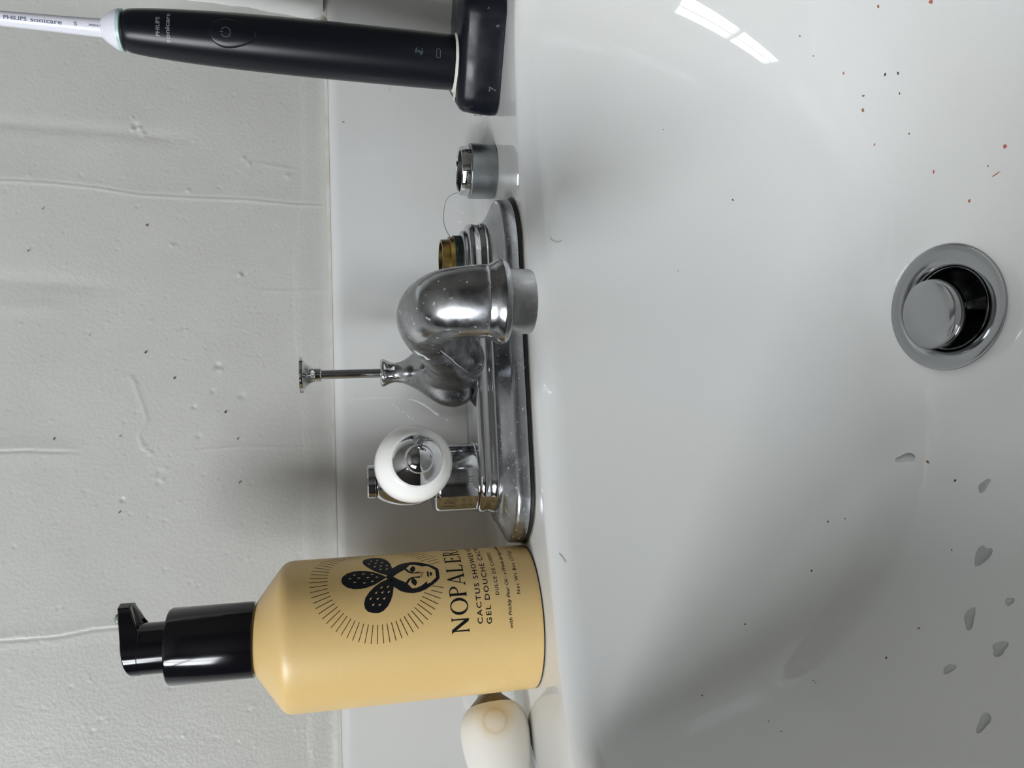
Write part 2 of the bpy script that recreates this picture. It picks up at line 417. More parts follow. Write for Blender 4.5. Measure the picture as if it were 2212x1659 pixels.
# underside outer wall of the sink bowl first (outside skin), then ledge, rim, bowl, drain
RR.append(ringat(lambda p, L: (30, -DEPTH-14)))
RR.append(ringat(lambda p, L: (max(60, min(L+14, outer(p)-12)*0.8), -DEPTH-8)))
RR.append(ringat(lambda p, L: (min(L+16, outer(p)-8), -70)))
RR.append(ringat(lambda p, L: (outer(p)-4, -40)))
RR.append(ringat(lambda p, L: (outer(p), -5)))
RR.append(ringat(lambda p, L: (outer(p)-(1.5 if math.sin(p) < 0.2 else 0), -1.0)))
RR.append(ringat(lambda p, L: (outer(p)-(4 if math.sin(p) < 0.2 else 0), 0)))
for k in range(1, 5): RR.append(ringat(lambda p, L, k=k: (outer(p)*(1-k/5)+L*k/5 - (3 if math.sin(p) < 0.2 else 0)*(1-k/5), 0)))
def rrad(p): return 11.0
for k in range(0, 13):
    a = math.pi/2*k/12
    RR.append(ringat(lambda p, L, a=a: (L-rrad(p)*math.sin(a), -rrad(p)*(1-math.cos(a)))))
for k in range(1, 41):
    b = math.pi/2*k/40
    RR.append(ringat(lambda p, L, b=b: (RD+(L-rrad(p)-RD)*math.cos(b)**1.0 if b < math.pi/2-1e-6 else RD,
                                        -rrad(p)-(DEPTH-rrad(p))*math.sin(b)**1.0)))
RR.append(ringat(lambda p, L: (RD-1.5, -DEPTH-1.5)))
RR.append(ringat(lambda p, L: (RD-4, -DEPTH-14)))
RR = RR[:7]+[[p+Vector((0, 0, tiltz(p.x, p.y) if p.z < -60 else 0)) for p in q] for q in RR[7:]]
vr = rings(bm, RR, closed=True)
n = len(vr[0])
for i in range(n): bm.faces.new((vr[-1][i], vr[-1][(i+1) % n], vr[0][(i+1) % n], vr[0][i]))
part('basin', bm, 'porcelain', sink, angle=60)
bm = bmesh.new()
prof = [(OY1, 0)]
for k in range(1, 9):
    a = math.pi/2*k/8; prof.append((OY1+9*math.sin(a), 9*(1-math.cos(a))))
prof += [(53.3, 20), (55.2, 34), (57.6, 50), (59.8, 63), (61.2, 71)]
for k in range(1, 13):
    a = math.pi/2*k/12; prof.append((61.8+6.8*(1-math.cos(a)), 77.5+7.4*math.sin(a)))
prof += [(69.4, 84.9), (69.4, -20), (OY1, -20)]
prof = prof[::-1]
rings(bm, [[Vector((x, y, z)) for y, z in prof] for x in (OX0, -200, -100, 0, 100, 200, OX1)], closed=True, cap0=True, cap1=True)
part('backsplash', bm, 'porcelain', sink, angle=60)
# drain
bm = bmesh.new()
dz0 = -DEPTH
dn = Vector((0.0, -TILT, 1)).normalized()
dc = Vector((DC.x, DC.y, dz0+0.3))
lathe(bm, dc, dn, [(-1.0, 24.6), (0.2, 25.0), (0.9, 24.8), (1.0, 24.0), (0.75, 21.5), (0.3, 18.5), (-0.5, 16.6), (-1.8, 15.6), (-4.0, 15.1), (-30, 15.0)], n=96, cap0=False, cap1=False)
dr = part('drain_flange', bm, 'drain_chrome', sink, label='polished chrome drain flange')
bm = bmesh.new(); lathe(bm, dc, dn, [(-28, 15.0), (-28.2, 0.1)], cap0=False, cap1=False); part('drain_pipe', bm, 'dark', dr)
bm = bmesh.new()
sc_ = dc+Vector((-2.0, 1.0, 0)); sd = Vector((-0.05, -0.06, 1)).normalized()
lathe(bm, sc_, sd, [(-24, 4), (2, 4), (2, 11), (2.4, 13.0), (3.2, 13.7), (6.6, 13.8), (7.6, 13.4), (8.1, 12.4), (8.25, 8), (8.3, 0.1)], n=96)
part('stopper', bm, 'drain_chrome', dr, label='round chrome pop-up stopper, raised')
bm = bmesh.new(); box(bm, 4.5, 7.5, DC.y-14.6, DC.y-4, dz0-14, dz0-6); part('stopper_fin', bm, 'aerator', dr, smooth=False)
# rust tinted stain ring round the drain and along the tap gasket (thin films on the glaze)
bm = bmesh.new(); rings(bm, [[(p+Vector((0, 0, 0.15))) for p in stadium(51.5, r, 0, ext=2.6)] for r in (28.0, 29.1)]); part('rust_line', bm, 'rust', sink)

# specks and smears stuck to the glaze: placed on the real surface by casting down on the bowl profile
def bowl_z(x, y):
    dx_, dy_ = x-DC.x, y-DC.y; r = math.hypot(dx_, dy_); p = math.atan2(dy_, dx_) % (2*math.pi)
    L = Ls[int(p/(2*math.pi)*NPH) % NPH]
    if r >= L: return 0.0
    if r > L-11: s = (L-r)/11; return -11*(1-math.sqrt(max(0, 1-s*s)))
    c = min(1, max(0, (r-RD)/(L-11-RD))); return -11-(DEPTH-11)*math.sqrt(max(0, 1-c*c))
def surf(x, y, lift=0.0):
    e = 0.4; z = bowl_z(x, y)
    n = Vector((-(bowl_z(x+e, y)-bowl_z(x-e, y))/(2*e), -(bowl_z(x, y+e)-bowl_z(x, y-e))/(2*e), 1)).normalized()
    return Vector((x, y, z))+n*lift, n
def blob(bm, p, n, rx, ry, h, rot=0.0, irr=0.25, sub=2):
    x, y, n = frame(n); x, y = x*math.cos(rot)+y*math.sin(rot), y*math.cos(rot)-x*math.sin(rot)
    ph = random.uniform(0, 6)
    for v in bmesh.ops.create_icosphere(bm, subdivisions=sub, radius=1)['verts']:
        a = math.atan2(v.co.y, v.co.x); k = 1+irr*math.sin(2*a+ph)*0.6+irr*math.sin(3*a+2*ph)*0.5
        v.co = Vector(p)+x*v.co.x*rx*k+y*v.co.y*ry*k+n*v.co.z*h
RED = [(114.3, -124.6, -136.5, -0.449, -0.011, 0.893, 0.9), (130.8, -72.7, -117.2, -0.616, -0.331, 0.714, 0.5), (111.8, -78.1, -132.5, -0.486, -0.238, 0.841, 0.6), (81.6, -75.5, -145.8, -0.321, -0.21, 0.924, 0.55), (56.0, -131.3, -153.6, -0.125, 0.049, 0.991, 1.0), (60.5, -97.7, -153.5, -0.164, -0.02, 0.986, 0.75), (43.8, -110.1, -156.4, -0.201, -0.008, 0.979, 0.8), (-113.2, -101.1, -121.0, 0.661, -0.12, 0.741, 0.55), (122.5, -72.0, -123.3, -0.561, -0.319, 0.764, 0.4)]
BROWN = [(124.3, -105.6, -130.0, -0.527, -0.088, 0.846, 0.75), (100.7, -80.5, -139.0, -0.426, -0.201, 0.882, 0.6), (95.9, -77.4, -140.5, -0.391, -0.21, 0.896, 0.95), (-54.4, -80.9, -149.6, 0.248, -0.334, 0.909, 0.9), (-114.9, -59.6, -75.2, 0.269, -0.944, 0.193, 0.5)]
DARK = [(103.3, -93.3, -140.0, -0.432, -0.112, 0.895, 0.8), (94.3, -95.3, -144.0, -0.366, -0.084, 0.927, 0.45), (101.0, -98.6, -141.5, -0.398, -0.079, 0.914, 0.6), (78.8, -92.2, -149.0, -0.265, -0.067, 0.962, 0.4), (67.9, -42.4, -95.8, 0.002, -0.978, 0.207, 0.5), (-76.9, -61.5, -115.2, 0.203, -0.916, 0.345, 0.5), (-95.9, -62.5, -105.0, 0.25, -0.918, 0.308, 0.45), (-123.5, -96.2, -110.1, 0.714, -0.166, 0.681, 0.5), (-61.9, -94.6, -149.1, 0.292, -0.053, 0.955, 0.6), (-86.9, -100.5, -139.0, 0.47, -0.078, 0.879, 0.5), (-133.4, -79.5, -90.6, 0.794, -0.34, 0.504, 0.35), (-133.9, -80.8, -90.7, 0.794, -0.34, 0.504, 0.3), (102.4, -37.6, -66.7, -0.036, -0.988, 0.149, 0.3), (52.5, -122.3, -154.5, -0.151, 0.044, 0.988, 0.4), (-75.9, -63.9, -121.6, 0.218, -0.884, 0.414, 0.35), (35.3, -39.8, -67.6, 0.092, -0.991, 0.099, 0.3), (-138.6, -64.5, -52.4, 0.545, -0.818, 0.186, 0.35), (-145.3, -81.1, -70.0, 0.866, -0.33, 0.375, 0.3), (-147.0, -87.6, -71.1, 0.882, -0.278, 0.381, 0.35)]
for nm, lst, m_ in (('red_specks', RED, 'sp_red'), ('brown_specks', BROWN, 'sp_brown'), ('dark_specks', DARK, 'sp_dark')):
    bm = bmesh.new()
    for q in lst: blob(bm, q[:3], q[3:6], q[6], q[6]*random.uniform(.55, .9), 0.14, random.uniform(0, 3))
    if nm == 'red_specks': blob(bm, (48.35, -124.8, -154.95), (-0.13, 0.06, 0.99), 2.4, 0.22, 0.12, 1.67, 0.1)
    o = part(nm, bm, m_, sink); o['kind'] = 'stuff'
def bsy(z):
    return float(np.interp(z, [9, 20, 34, 50, 63, 71, 77], [52, 53.3, 55.2, 57.6, 59.8, 61.2, 61.8]))
# chalky streaks on backsplash, dried drip, faint smear
bm = bmesh.new()
ck = [(-11.1, 61.4, 54.2), (-12.4, 61.4, 52.3), (-13.6, 61.4, 50.9), (-15.2, 61.4, 48.9), (-16.6, 61.3, 47.3), (-17.9, 61.3, 45.7), (-18.6, 61.3, 44.7)]
for a in ck:
    for _ in range(3): zz = a[2]+random.uniform(-.6, .6); blob(bm, (a[0]+random.uniform(-.5, .5), bsy(zz), zz), (0, -1, 0.14), random.uniform(.2, .55), random.uniform(.2, .6), 0.06)
for _ in range(8): blob(bm, (random.uniform(-8, -5.5), 61.5, random.uniform(73, 77)), (0, -1, 0.1), .25, .3, 0.05)
for a in ((104.5, bsy(14), 14), (93, bsy(13.4), 13.4)): blob(bm, a, (0, -1, 0), .6, .3, .06)
o = part('chalk_marks', bm, 'sp_white', sink); o['kind'] = 'stuff'
bm = bmesh.new(); blob(bm, (146.5, 61.7, 76.5), (0, -1, 0.05), .9, .7, 0.3); part('dried_drip', bm, mat('tan_drip', (0.50, 0.42, 0.33), 0.5), sink)
bm = bmesh.new()
for a in ((166, bsy(50), 50), (167.6, bsy(47.6), 47.6), (168.4, bsy(45), 45)): blob(bm, a, (0, -1, 0), 1.4, 1.9, 0.05, 0.5, 0.5)
o = part('yellow_smear', bm, mat('smear', (0.62, 0.61, 0.55), 0.4), sink); o['kind'] = 'stuff'
bm = bmesh.new()
for k in range(9):
    t = k/8; q_ = Vector((22.5, -71.9, -151.7)).lerp(Vector((27.4, -77.6, -152.9)), t); blob(bm, q_+Vector((random.uniform(-.4, .4), 0, 0)), (0.0, -0.196, 0.981), .5, 1.1, 0.12, 0.4)
part('limescale_streak', bm, 'sp_white', sink)
DROPS = [((-52.5, -73.3, -145.4), (0.225, -0.631, 0.743), 2.0, 4.0), ((-64.0, -108.2, -148.9), (0.282, -0.007, 0.96), 1.7, 3.0), ((-87.8, -114.2, -139.2), (0.462, -0.025, 0.887), 2.6, 4.6), ((-107.4, -118.5, -127.3), (0.594, -0.042, 0.803), 2.2, 3.6), ((-113.8, -134.4, -123.0), (0.616, -0.011, 0.787), 3.0, 2.2), ((-122.4, -120.8, -115.0), (0.684, -0.053, 0.727), 1.4, 2.6), ((-100.7, -130.7, -132.2), (0.52, -0.006, 0.854), 1.3, 1.8), ((-132.1, -142.9, -106.3), (0.732, -0.017, 0.681), 2.0, 3.2)]
DL = ['topmost water drop, just below the drain in the photo', 'small water drop below the drain, close to the frame edge', 'largest water drop, at mid height of the wet patch of basin floor',
      'faint upright water drop left of and below the largest one', 'wide water drop near the frame edge, above the lowest drop', 'narrow water drop farthest from the frame edge in the lower wet patch',
      'smallest round water drop, nearest the frame edge', 'lowest water drop on the basin floor, alone near the bottom corner']
for (p, n_, rx_, ry_), dl in zip(DROPS, DL):
    bm = bmesh.new(); blob(bm, p, n_, rx_, ry_, 0.38, random.uniform(-.6, .6), 0.35, 3)
    o = part('water_drop', bm, 'water', None, base=p)
    o['label'] = dl
    o['category'] = 'water drop'; o['group'] = 'water drops in the basin'


# ------------------------------------------------------------------ faucet
fc = thing('faucet', 'old chrome centerset faucet with spout, lift rod and one white lever handle, on sink ledge', 'faucet', (0, 0, 0))
bm = bmesh.new()
rings(bm, [stadium(51.5, r, z, ext=2.6) for r, z in ((20, 0.04), (27.6, 0.05), (28.2, .5), (28.0, 1.7), (27.0, 1.8))], cap0=True, cap1=True)
part('gasket', bm, 'rubber', fc, label='black rubber gasket under the plate')
bm = bmesh.new()
PR = [(26.5, 1.6), (27.7, 1.7), (27.9, 2.4), (27.6, 6.4), (27.3, 7.3), (26.7, 7.9), (26.0, 8.2), (22.5, 9.9), (19.0, 11.8), (18.0, 12.8)]
rings(bm, [stadium(51.5, r, z, ext=2.6) for r, z in PR], cap0=True, cap1=True)
bp_ = part('base_plate', bm, 'chrome_dirty', fc, label='water-spotted chrome base plate', angle=70)
bm = bmesh.new()
PR = [(17.2, 12.6), (17.6, 13.6), (17.6, 14.6), (17.2, 15.6), (16.95, 16.3), (16.8, 17.0), (16.95, 17.6), (17.1, 18.3), (17.2, 19.6), (16.8, 20.9), (15.8, 21.7), (14.5, 22.0)]
rings(bm, [stadium(50.5, r, z) for r, z in PR], cap0=True, cap1=True)
part('bridge', bm, 'chrome', fc, angle=70)
# centre casting: bulb and neck
def ell(cx, cy, rx, ry, z, n=48):
    return [Vector((cx+rx*math.cos(2*math.pi*i/n), cy+ry*math.sin(2*math.pi*i/n), z)) for i in range(n)]
bul = smooth_prof([(12.5, 12.5, 2, 20.5), (16.3, 16.3, 1, 22.5), (18.6, 18.5, 0, 27), (18.9, 18.8, 0, 31), (17.3, 17.6, 1, 36), (13.3, 14.2, 4, 41.5), (8.8, 10, 9, 46.5), (5.8, 6.4, 14, 51), (4.7, 5.0, 16, 55), (4.6, 4.8, 16, 57.5)], 5)
bm = bmesh.new()
rings(bm, [ell(0, cy, rx, ry, z) for rx, ry, cy, z in bul], cap0=True, cap1=True)
sp = smooth_prof([(0, -2, 30), (1, -16, 31), (2.4, -32, 35), (4.0, -50, 41), (5.8, -66, 46.2), (7.2, -79, 47.6), (8.2, -88.5, 43.8), (8.3, -93.5, 36), (8.3, -95, 28)], 5)
rad = [r[0] for r in smooth_prof([(15.0,), (13.6,), (12.5,), (12.0,), (12.0,), (12.3,), (12.5,), (12.6,), (12.9,)], 5)]
tube(bm, sp, rad, n=40)
o = part('spout', bm, 'chrome_spout', fc, label='limescaled chrome spout turned down towards the basin')
rm = o.modifiers.new('remesh', 'REMESH'); rm.mode = 'VOXEL'; rm.voxel_size = 0.9*MM; rm.use_smooth_shade = True
sm = o.modifiers.new('smooth', 'SMOOTH'); sm.iterations = 10; sm.factor = 0.6
bm = bmesh.new()      # thin white lines along the flank of the spout
tube(bm, [(-5.1, -73.3, 43.9), (-5.3, -67.5, 41.8), (-5.7, -60.8, 38.9), (-6.6, -51.5, 35.4), (-7.2, -42.9, 31.7), (-7.8, -33.4, 27.7)], [.08, .16, .12, .16, .12, .06], n=8)
tube(bm, [(-4.2, -69.2, 53.1), (-5.1, -66.9, 51.4), (-5.7, -66.0, 49.5), (-6.3, -62.4, 47.8), (-6.4, -62.0, 46.5)], [.1, .35, .22, .4, .1], n=8)
part('white_lines', bm, 'sp_white', o)
bm = bmesh.new(); lathe(bm, (8, -95.2, 30.5), (0, 0, -1), smooth_prof([(0, 12.4), (1.5, 13.0), (3, 14.0), (4.6, 14.7), (6.0, 14.6), (7.0, 13.9), (7.4, 12.6), (7.4, 11.4)], 4), n=80)
co = part('spout_collar', bm, 'chrome_spout', o)
bm = bmesh.new(); lathe(bm, (8, -95.4, 24.2), (0, 0, -1), [(0, 11.3), (0.8, 11.4), (8.8, 11.2), (9.6, 10.8), (9.9, 10.0), (9.9, 8.8), (8, 8.6), (8, 0.1)], n=80)
part('aerator', bm, 'aerator', o, label='dull stained aerator ring')
# neck collar + lift rod
bm = bmesh.new(); lathe(bm, (0, 16, 54.5), (0, 0, 1), smooth_prof([(0, 4.6), (2, 4.9), (4, 5.7), (5.6, 6.5), (6.6, 6.6), (7.4, 6.1), (7.8, 5.0), (7.8, 2.2)], 4), n=48)
part('rod_guide', bm, 'chrome_clean', fc)
bm = bmesh.new(); lathe(bm, (0, 16, 55), (-0.008, 0, 1), [(0, 2.15), (36, 2.15)], n=24)
ro = part('lift_rod', bm, 'chrome', fc)
bm = bmesh.new(); lathe(bm, (-0.3, 16, 89.4), (-0.008, 0, 1), smooth_prof([(0, 2.2), (0.05, 3.0), (1.5, 3.1), (3.4, 3.3), (5.2, 4.3), (6.8, 6.2), (7.9, 8.1), (8.2, 8.4), (9.3, 8.4), (9.7, 7.9), (9.8, 0.1)], 4), n=64)
part('rod_knob', bm, 'chrome_clean', ro)
# left valve and its lever
bm = bmesh.new(); lathe(bm, (-51, 0, 21.8), (0, 0, 1), [(0, 15.6), (0.4, 15.9), (0.8, 15.4), (16.8, 15.3), (18.2, 14.9), (19.2, 13.6), (19.4, 9)], n=72)
vb = part('valve_body', bm, 'chrome', fc)
LATHE = lathe
def lever(parent_thing, mats, hub, hv, d, up, K=1.0, name='lever_handle'):
    """hub: hub centre on the lever axis; d: direction towards the tip"""
    hub = Vector(hub); d = Vector(d).normalized()
    def lathe(bm, o, dd, prof, **kw): LATHE(bm, o, dd, [(q[0]*K, q[1]*K) for q in prof], **kw)
    bm = bmesh.new(); lathe(bm, hub, d, smooth_prof([(15.5, 7.5), (20, 7.7), (30, 8.6), (42, 10.6), (52, 12.9), (60, 14.1), (66, 14.1), (70.5, 12.6), (73.4, 10.2), (74.0, 8.6)], 5), n=72)
    g = part(name if parent_thing is fc else 'porcelain_grip', bm, mats[0], parent_thing, label='white porcelain lever grip')
    sub = g if parent_thing is fc else parent_thing
    bm = bmesh.new(); lathe(bm, hub, d, [(73.0, 8.8), (73.9, 9.1), (74.3, 8.9), (77.4, 5.4), (77.6, 5.2)], n=72)
    part('end_cap', bm, mats[1], sub, label='conical chrome end cap')
    bm = bmesh.new(); lathe(bm, hub, d, [(77.0, 4.8)]+[(77.6+3.6*math.sin(a*math.pi/20), 5.3*math.cos(a*math.pi/20)) for a in range(0, 10)]+[(81.2, 0.1)], n=48)
    part('end_button', bm, 'chrome', sub)
    bm = bmesh.new(); lathe(bm, hub, d, smooth_prof([(4, 5.5), (9, 5.2), (12, 6), (14, 7.6), (15.6, 8.0), (16.6, 7.6)], 4), n=48)
    part('lever_neck', bm, mats[2], sub)
    u = Vector(up).normalized()
    bm = bmesh.new(); lathe(bm, hub-u*15*K, u, smooth_prof([(0, 9.5), (3, 11.0), (8, 11.6), (14, 11.0), (19, 9.4), (22.0, 7.6), (22.6, 6.4)], 4)+[(22.7, 7.2), (23.2, 7.6), (26.0, 7.5), (26.6, 6.9), (26.8, 0.1)], n=56)
    part('lever_hub', bm, mats[2], sub)
lever(fc, ('handle_white', 'chrome_clean', 'chrome'), (-51.2, 0, 58.3), 0, (0.088, -0.99, -0.062), (0, 0.02, 1))
bm = bmesh.new()      # three fine engraved lines on the valve body
for a0_ in (-0.04, 0.03, 0.10):
    for k in range(2):
        th_ = math.radians(-6)+a0_; z_ = 24.6+k*5.6
        P_ = [Vector((-51+15.36*math.sin(th_), -15.36*math.cos(th_), z_+q)) for q in (0, 3.2-abs(a0_)*8)]
        tube(bm, P_, 0.11, n=6)
part('engraved_lines', bm, 'rim_dark', vb)
# right valve, handle missing: bare brass stem
bm = bmesh.new(); lathe(bm, (51, 0, 21.5), (0, 0, 1), [(0, 13.4), (0.5, 13.6), (2.0, 13.4), (2.6, 12.6), (2.6, 9)], n=64); rv = part('valve_seat', bm, 'chrome_dirty', fc)
bm = bmesh.new()
pf = []
for k in range(7): pf += [(k*0.65, 10.7), (k*0.65+0.25, 11.3), (k*0.65+0.4, 11.3), (k*0.65+0.6, 10.7)]
lathe(bm, (51, 0, 23.2), (0, 0, 1), pf, n=64); part('valve_thread', bm, 'verdigris', rv, label='corroded threaded collar')
bm = bmesh.new(); lathe(bm, (51, 0, 27.4), (0, 0, 1), [(0, 10.2), (0.3, 10.7), (2.2, 10.7), (2.4, 10.3), (2.4, 9.5), (5.9, 9.3), (5.9, 8.0), (1.0, 7.9), (1.0, 0.1)], n=64)
part('brass_stem', bm, 'brass', rv, label='exposed brass valve stem')

# ------------------------------------------------------------------ loose nut
nt_ = thing('bonnet_nut', 'small round worn metal cap nut lying loose on ledge beside the faucet', 'nut', (107, 28.5, 0))
bm = bmesh.new(); lathe(bm, (107, 28.5, 0.0), (0, 0, 1), [(0.05, 12.2), (0.05, 13.5), (0.5, 13.9), (12.8, 14.0), (13.3, 13.5), (13.4, 12.2)], n=72, cap0=False, cap1=False)
part('nut_body', bm, 'nut', nt_)
bm = bmesh.new()
pr = [(0.2, 10.6), (0.2, 12.2), (13.2, 12.3), (13.6, 12.7), (17.6, 12.5), (18.3, 12.0), (18.3, 11.0), (17.7, 10.6), (0.2, 10.5)]
x_, y_, d_ = frame((0, 0, 1)); R8 = []
for s, r in pr:
    ring_ = []
    for i in range(72):
        a = 2*math.pi*i/72
        k = 1.0 if r < 11.5 or s < 13 else min(1.0, 0.955/math.cos(((a+0.3) % (math.pi/4))-math.pi/8))
        ring_.append(Vector((107, 28.5, 0))+d_*s+(x_*math.cos(a)+y_*math.sin(a))*r*k)
    R8.append(ring_)
rings(bm, R8[:-1]); part('nut_collar', bm, 'chrome_clean', nt_, label='polished faceted collar')

bm = bmesh.new(); lathe(bm, (107, 28.5, 0), (0, 0, 1), [(17.6, 10.55), (9, 10.4), (0.3, 10.3)], n=64, cap0=False, cap1=False)
part('nut_bore', bm, 'bore', nt_, label='dark bore of the nut')
# ------------------------------------------------------------------ loose lever handle
lh_tip = Vector((-148.6, 18.0, 16.5)); lh_d = Vector((0.90, 0.43, 0.04)).normalized()
lh = thing('loose_lever_handle', 'detached white porcelain lever handle lying behind the yellow pump bottle', 'handle', (-172, 5, 0))
hubp = lh_tip-lh_d*81.2*1.1
lever(lh, ('loose_white', 'tarnish', 'chrome'), hubp, 0, lh_d, Vector((lh_d.y, -lh_d.x, 0)), 1.1)
def ring_mat(m, c, r0, r1, col):
    nt = m.node_tree; N = nt.nodes; L = nt.links; b = N['Principled BSDF']
    tc = N.new('ShaderNodeTexCoord'); d = N.new('ShaderNodeVectorMath'); d.operation = 'DISTANCE'
    nz_ = N.new('ShaderNodeTexNoise'); nz_.inputs['Scale'].default_value = 600; nz_.inputs['Detail'].default_value = 6
    L.new(tc.outputs['Object'], nz_.inputs['Vector']); L.new(tc.outputs['Object'], d.inputs[0]); d.inputs[1].default_value = c
    ad = N.new('ShaderNodeMath'); ad.operation = 'MULTIPLY_ADD'; L.new(nz_.outputs['Fac'], ad.inputs[0]); ad.inputs[1].default_value = 0.0014; L.new(d.outputs['Value'], ad.inputs[2])
    mr = N.new('ShaderNodeMapRange'); L.new(ad.outputs[0], mr.inputs[0]); mr.inputs[1].default_value = 0; mr.inputs[2].default_value = 0.016
    cr = N.new('ShaderNodeValToRGB'); L.new(mr.outputs[0], cr.inputs['Fac'])
    base = (0.84, 0.82, 0.77, 1); E = cr.color_ramp.elements
    E[0].position = 0; E[0].color = (0.80, 0.76, 0.68, 1); E[1].position = 0.62; E[1].color = base
    for p_, c_ in ((r0-.07, (0.78, 0.73, 0.62, 1)), (r0, col), (r1, (0.80, 0.75, 0.63, 1))):
        e = E.new(p_); e.color = c_
    L.new(cr.outputs['Color'], b.inputs['Base Color'])
RS = Vector((-157.4, -2.9, 17.6))
ring_mat(M['loose_white'], tuple((RS-Vector((-172, 5, 0)))*MM), 0.36, 0.44, (0.70, 0.62, 0.47, 1))

# ------------------------------------------------------------------ pump bottle
BX, BY, BR = -114.2, -1.4, 31.0
bo = thing('pump_bottle', 'matte yellow pump bottle of shower gel with black printing and black pump', 'bottle', (BX, BY, 0))
bm = bmesh.new()
pf = [(0.5, 30.2), (0.6, 30.75), (1.6, 31.0), (20, 31), (60, 31.0), (99, 31.0)]
pf += smooth_prof([(101, 31.0), (103.6, 30.7), (105.8, 29.6), (107.6, 27.6)], 4)+[(116.2, 16.0), (117.0, 14.6), (117.4, 13.6), (118.6, 13.4)]
lathe(bm, (BX, BY, 0), (0, 0, 1), pf, n=128)
body = part('bottle_body', bm, 'bottle', bo, angle=50)
bm = bmesh.new(); lathe(bm, (BX, BY, 0), (0, 0, 1), [(0.02, 30.2), (0.08, 30.75), (0.45, 30.85), (0.55, 30.2)], n=128); part('base_rim', bm, 'rim_dark', bo, label='dark seam at the foot')
bm = bmesh.new(); lathe(bm, (BX, BY, 117.8), (0, 0, 1), [(0, 14.6), (0.1, 15.3), (0.5, 15.4), (32.4, 15.3), (33.2, 14.8), (33.3, 10.6)], n=96)
part('pump_collar', bm, 'blackgloss', bo)
bm = bmesh.new()
ang = -0.10
def head_ring(f, n=48):
    """outline of actuator from above: circle with nozzle towards +x"""
    pts = []
    for i in range(n):
        a = 2*math.pi*i/n; x = 10.3*math.cos(a); y = 10.3*math.sin(a)
        if x > 5: 
            k = (x-5)/5.3; x = 5+(19.0-5)*k; y = math.copysign(max(abs(y), 4.6*min(1, k*1.2) if k < 0.98 else 0), y) if abs(y) > 1e-6 else y
            y = math.copysign(min(abs(y), 8.9-4.3*k), y) if k < .995 else y
        px_, py_ = x, y
        pts.append((px_, py_, f(px_)))
    ca, sa = math.cos(ang), math.sin(ang)
    return [Vector((BX+x*ca-y*sa, BY+x*sa+y*ca, z)) for x, y, z in pts]
bot = lambda x: 161.3+max(0, (x-9))*0.42
top = lambda x: 167.2+0.14*x-(0.02*(x+3)**2 if x < -3 else 0)
hr = [head_ring(bot), head_ring(lambda x: bot(x)+0.5), head_ring(lambda x: top(x)-0.5), head_ring(top)]
rings(bm, hr, cap0=True, cap1=True)
ph = part('pump_head', bm, 'blackgloss', bo, angle=35, bevel=0.7)
bm = bmesh.new(); lathe(bm, (BX, BY, 150.6), (0, 0, 1), [(0, 10.2), (11.5, 10.2)], n=72); part('pump_stem', bm, 'blackgloss', bo)
bm = bmesh.new(); bmesh.ops.create_icosphere(bm, subdivisions=3, radius=1.7)
for v in bm.verts: v.co = Vector((BX+13.0+v.co.x*1.3, BY-3+v.co.y, 170.0+v.co.z*0.9))
part('gel_drop', bm, 'gel', ph, label='dried greenish gel on the nozzle')
# printing
TC = math.radians(49.5)
def prt(bm, xoff, z0, name='print', lift=0.06, m='ink', parent=None, step=1.2):
    wrap(bm, (BX, BY), BR, TC+xoff/BR, z0, lift, step)
    return part(name, bm, m, parent or body, smooth=False)
DEG = BR*math.pi/180
def at_deg(d): return (d-49.5)*DEG
# large serif word, drawn glyph by glyph (unit height 1)
def stroke(bm, a, b, wa, wb=None):
    wb = wa if wb is None else wb
    a = Vector((a[0], a[1], 0)); b = Vector((b[0], b[1], 0)); d = (b-a).normalized(); n = Vector((-d.y, d.x, 0))
    bm.faces.new([bm.verts.new(p) for p in (a+n*wa/2, a-n*wa/2, b-n*wb/2, b+n*wb/2)])
def stem(bm, x, w_, y0=0, y1=1, s0=True, s1=True, sw=None):
    """vertical stem with flared serifs"""
    sw = sw or w_/2+0.085; h = 0.05; c = 0.12
    L_ = [(x-w_/2, y0+(c if s0 else 0))]
    pts = []
    if s0: pts += [(x-w_/2, y0+c), (x-w_/2-0.02, y0+h), (x-sw, y0), (x+sw, y0), (x+w_/2+0.02, y0+h), (x+w_/2, y0+c)]
    else: pts += [(x-w_/2, y0), (x+w_/2, y0)]
    if s1: pts += [(x+w_/2, y1-c), (x+w_/2+0.02, y1-h), (x+sw, y1), (x-sw, y1), (x-w_/2-0.02, y1-h), (x-w_/2, y1-c)]
    else: pts += [(x+w_/2, y1), (x-w_/2, y1)]
    poly(bm, pts)
def arc_stroke(bm, cx, cy, rx, ry, a0, a1, win, n=28, icx=0.0, iy=0.06):
    """crescent between an outer ellipse and an inner one"""
    o_, i_ = [], []
    for k in range(n+1):
        a = math.radians(a0+(a1-a0)*k/n)
        o_.append(bm.verts.new((cx+rx*math.cos(a), cy+ry*math.sin(a), 0)))
        i_.append(bm.verts.new((cx+icx+(rx-win)*math.cos(a), cy+(ry-iy)*math.sin(a), 0)))
    for k in range(n): bm.faces.new((o_[k], o_[k+1], i_[k+1], i_[k]))
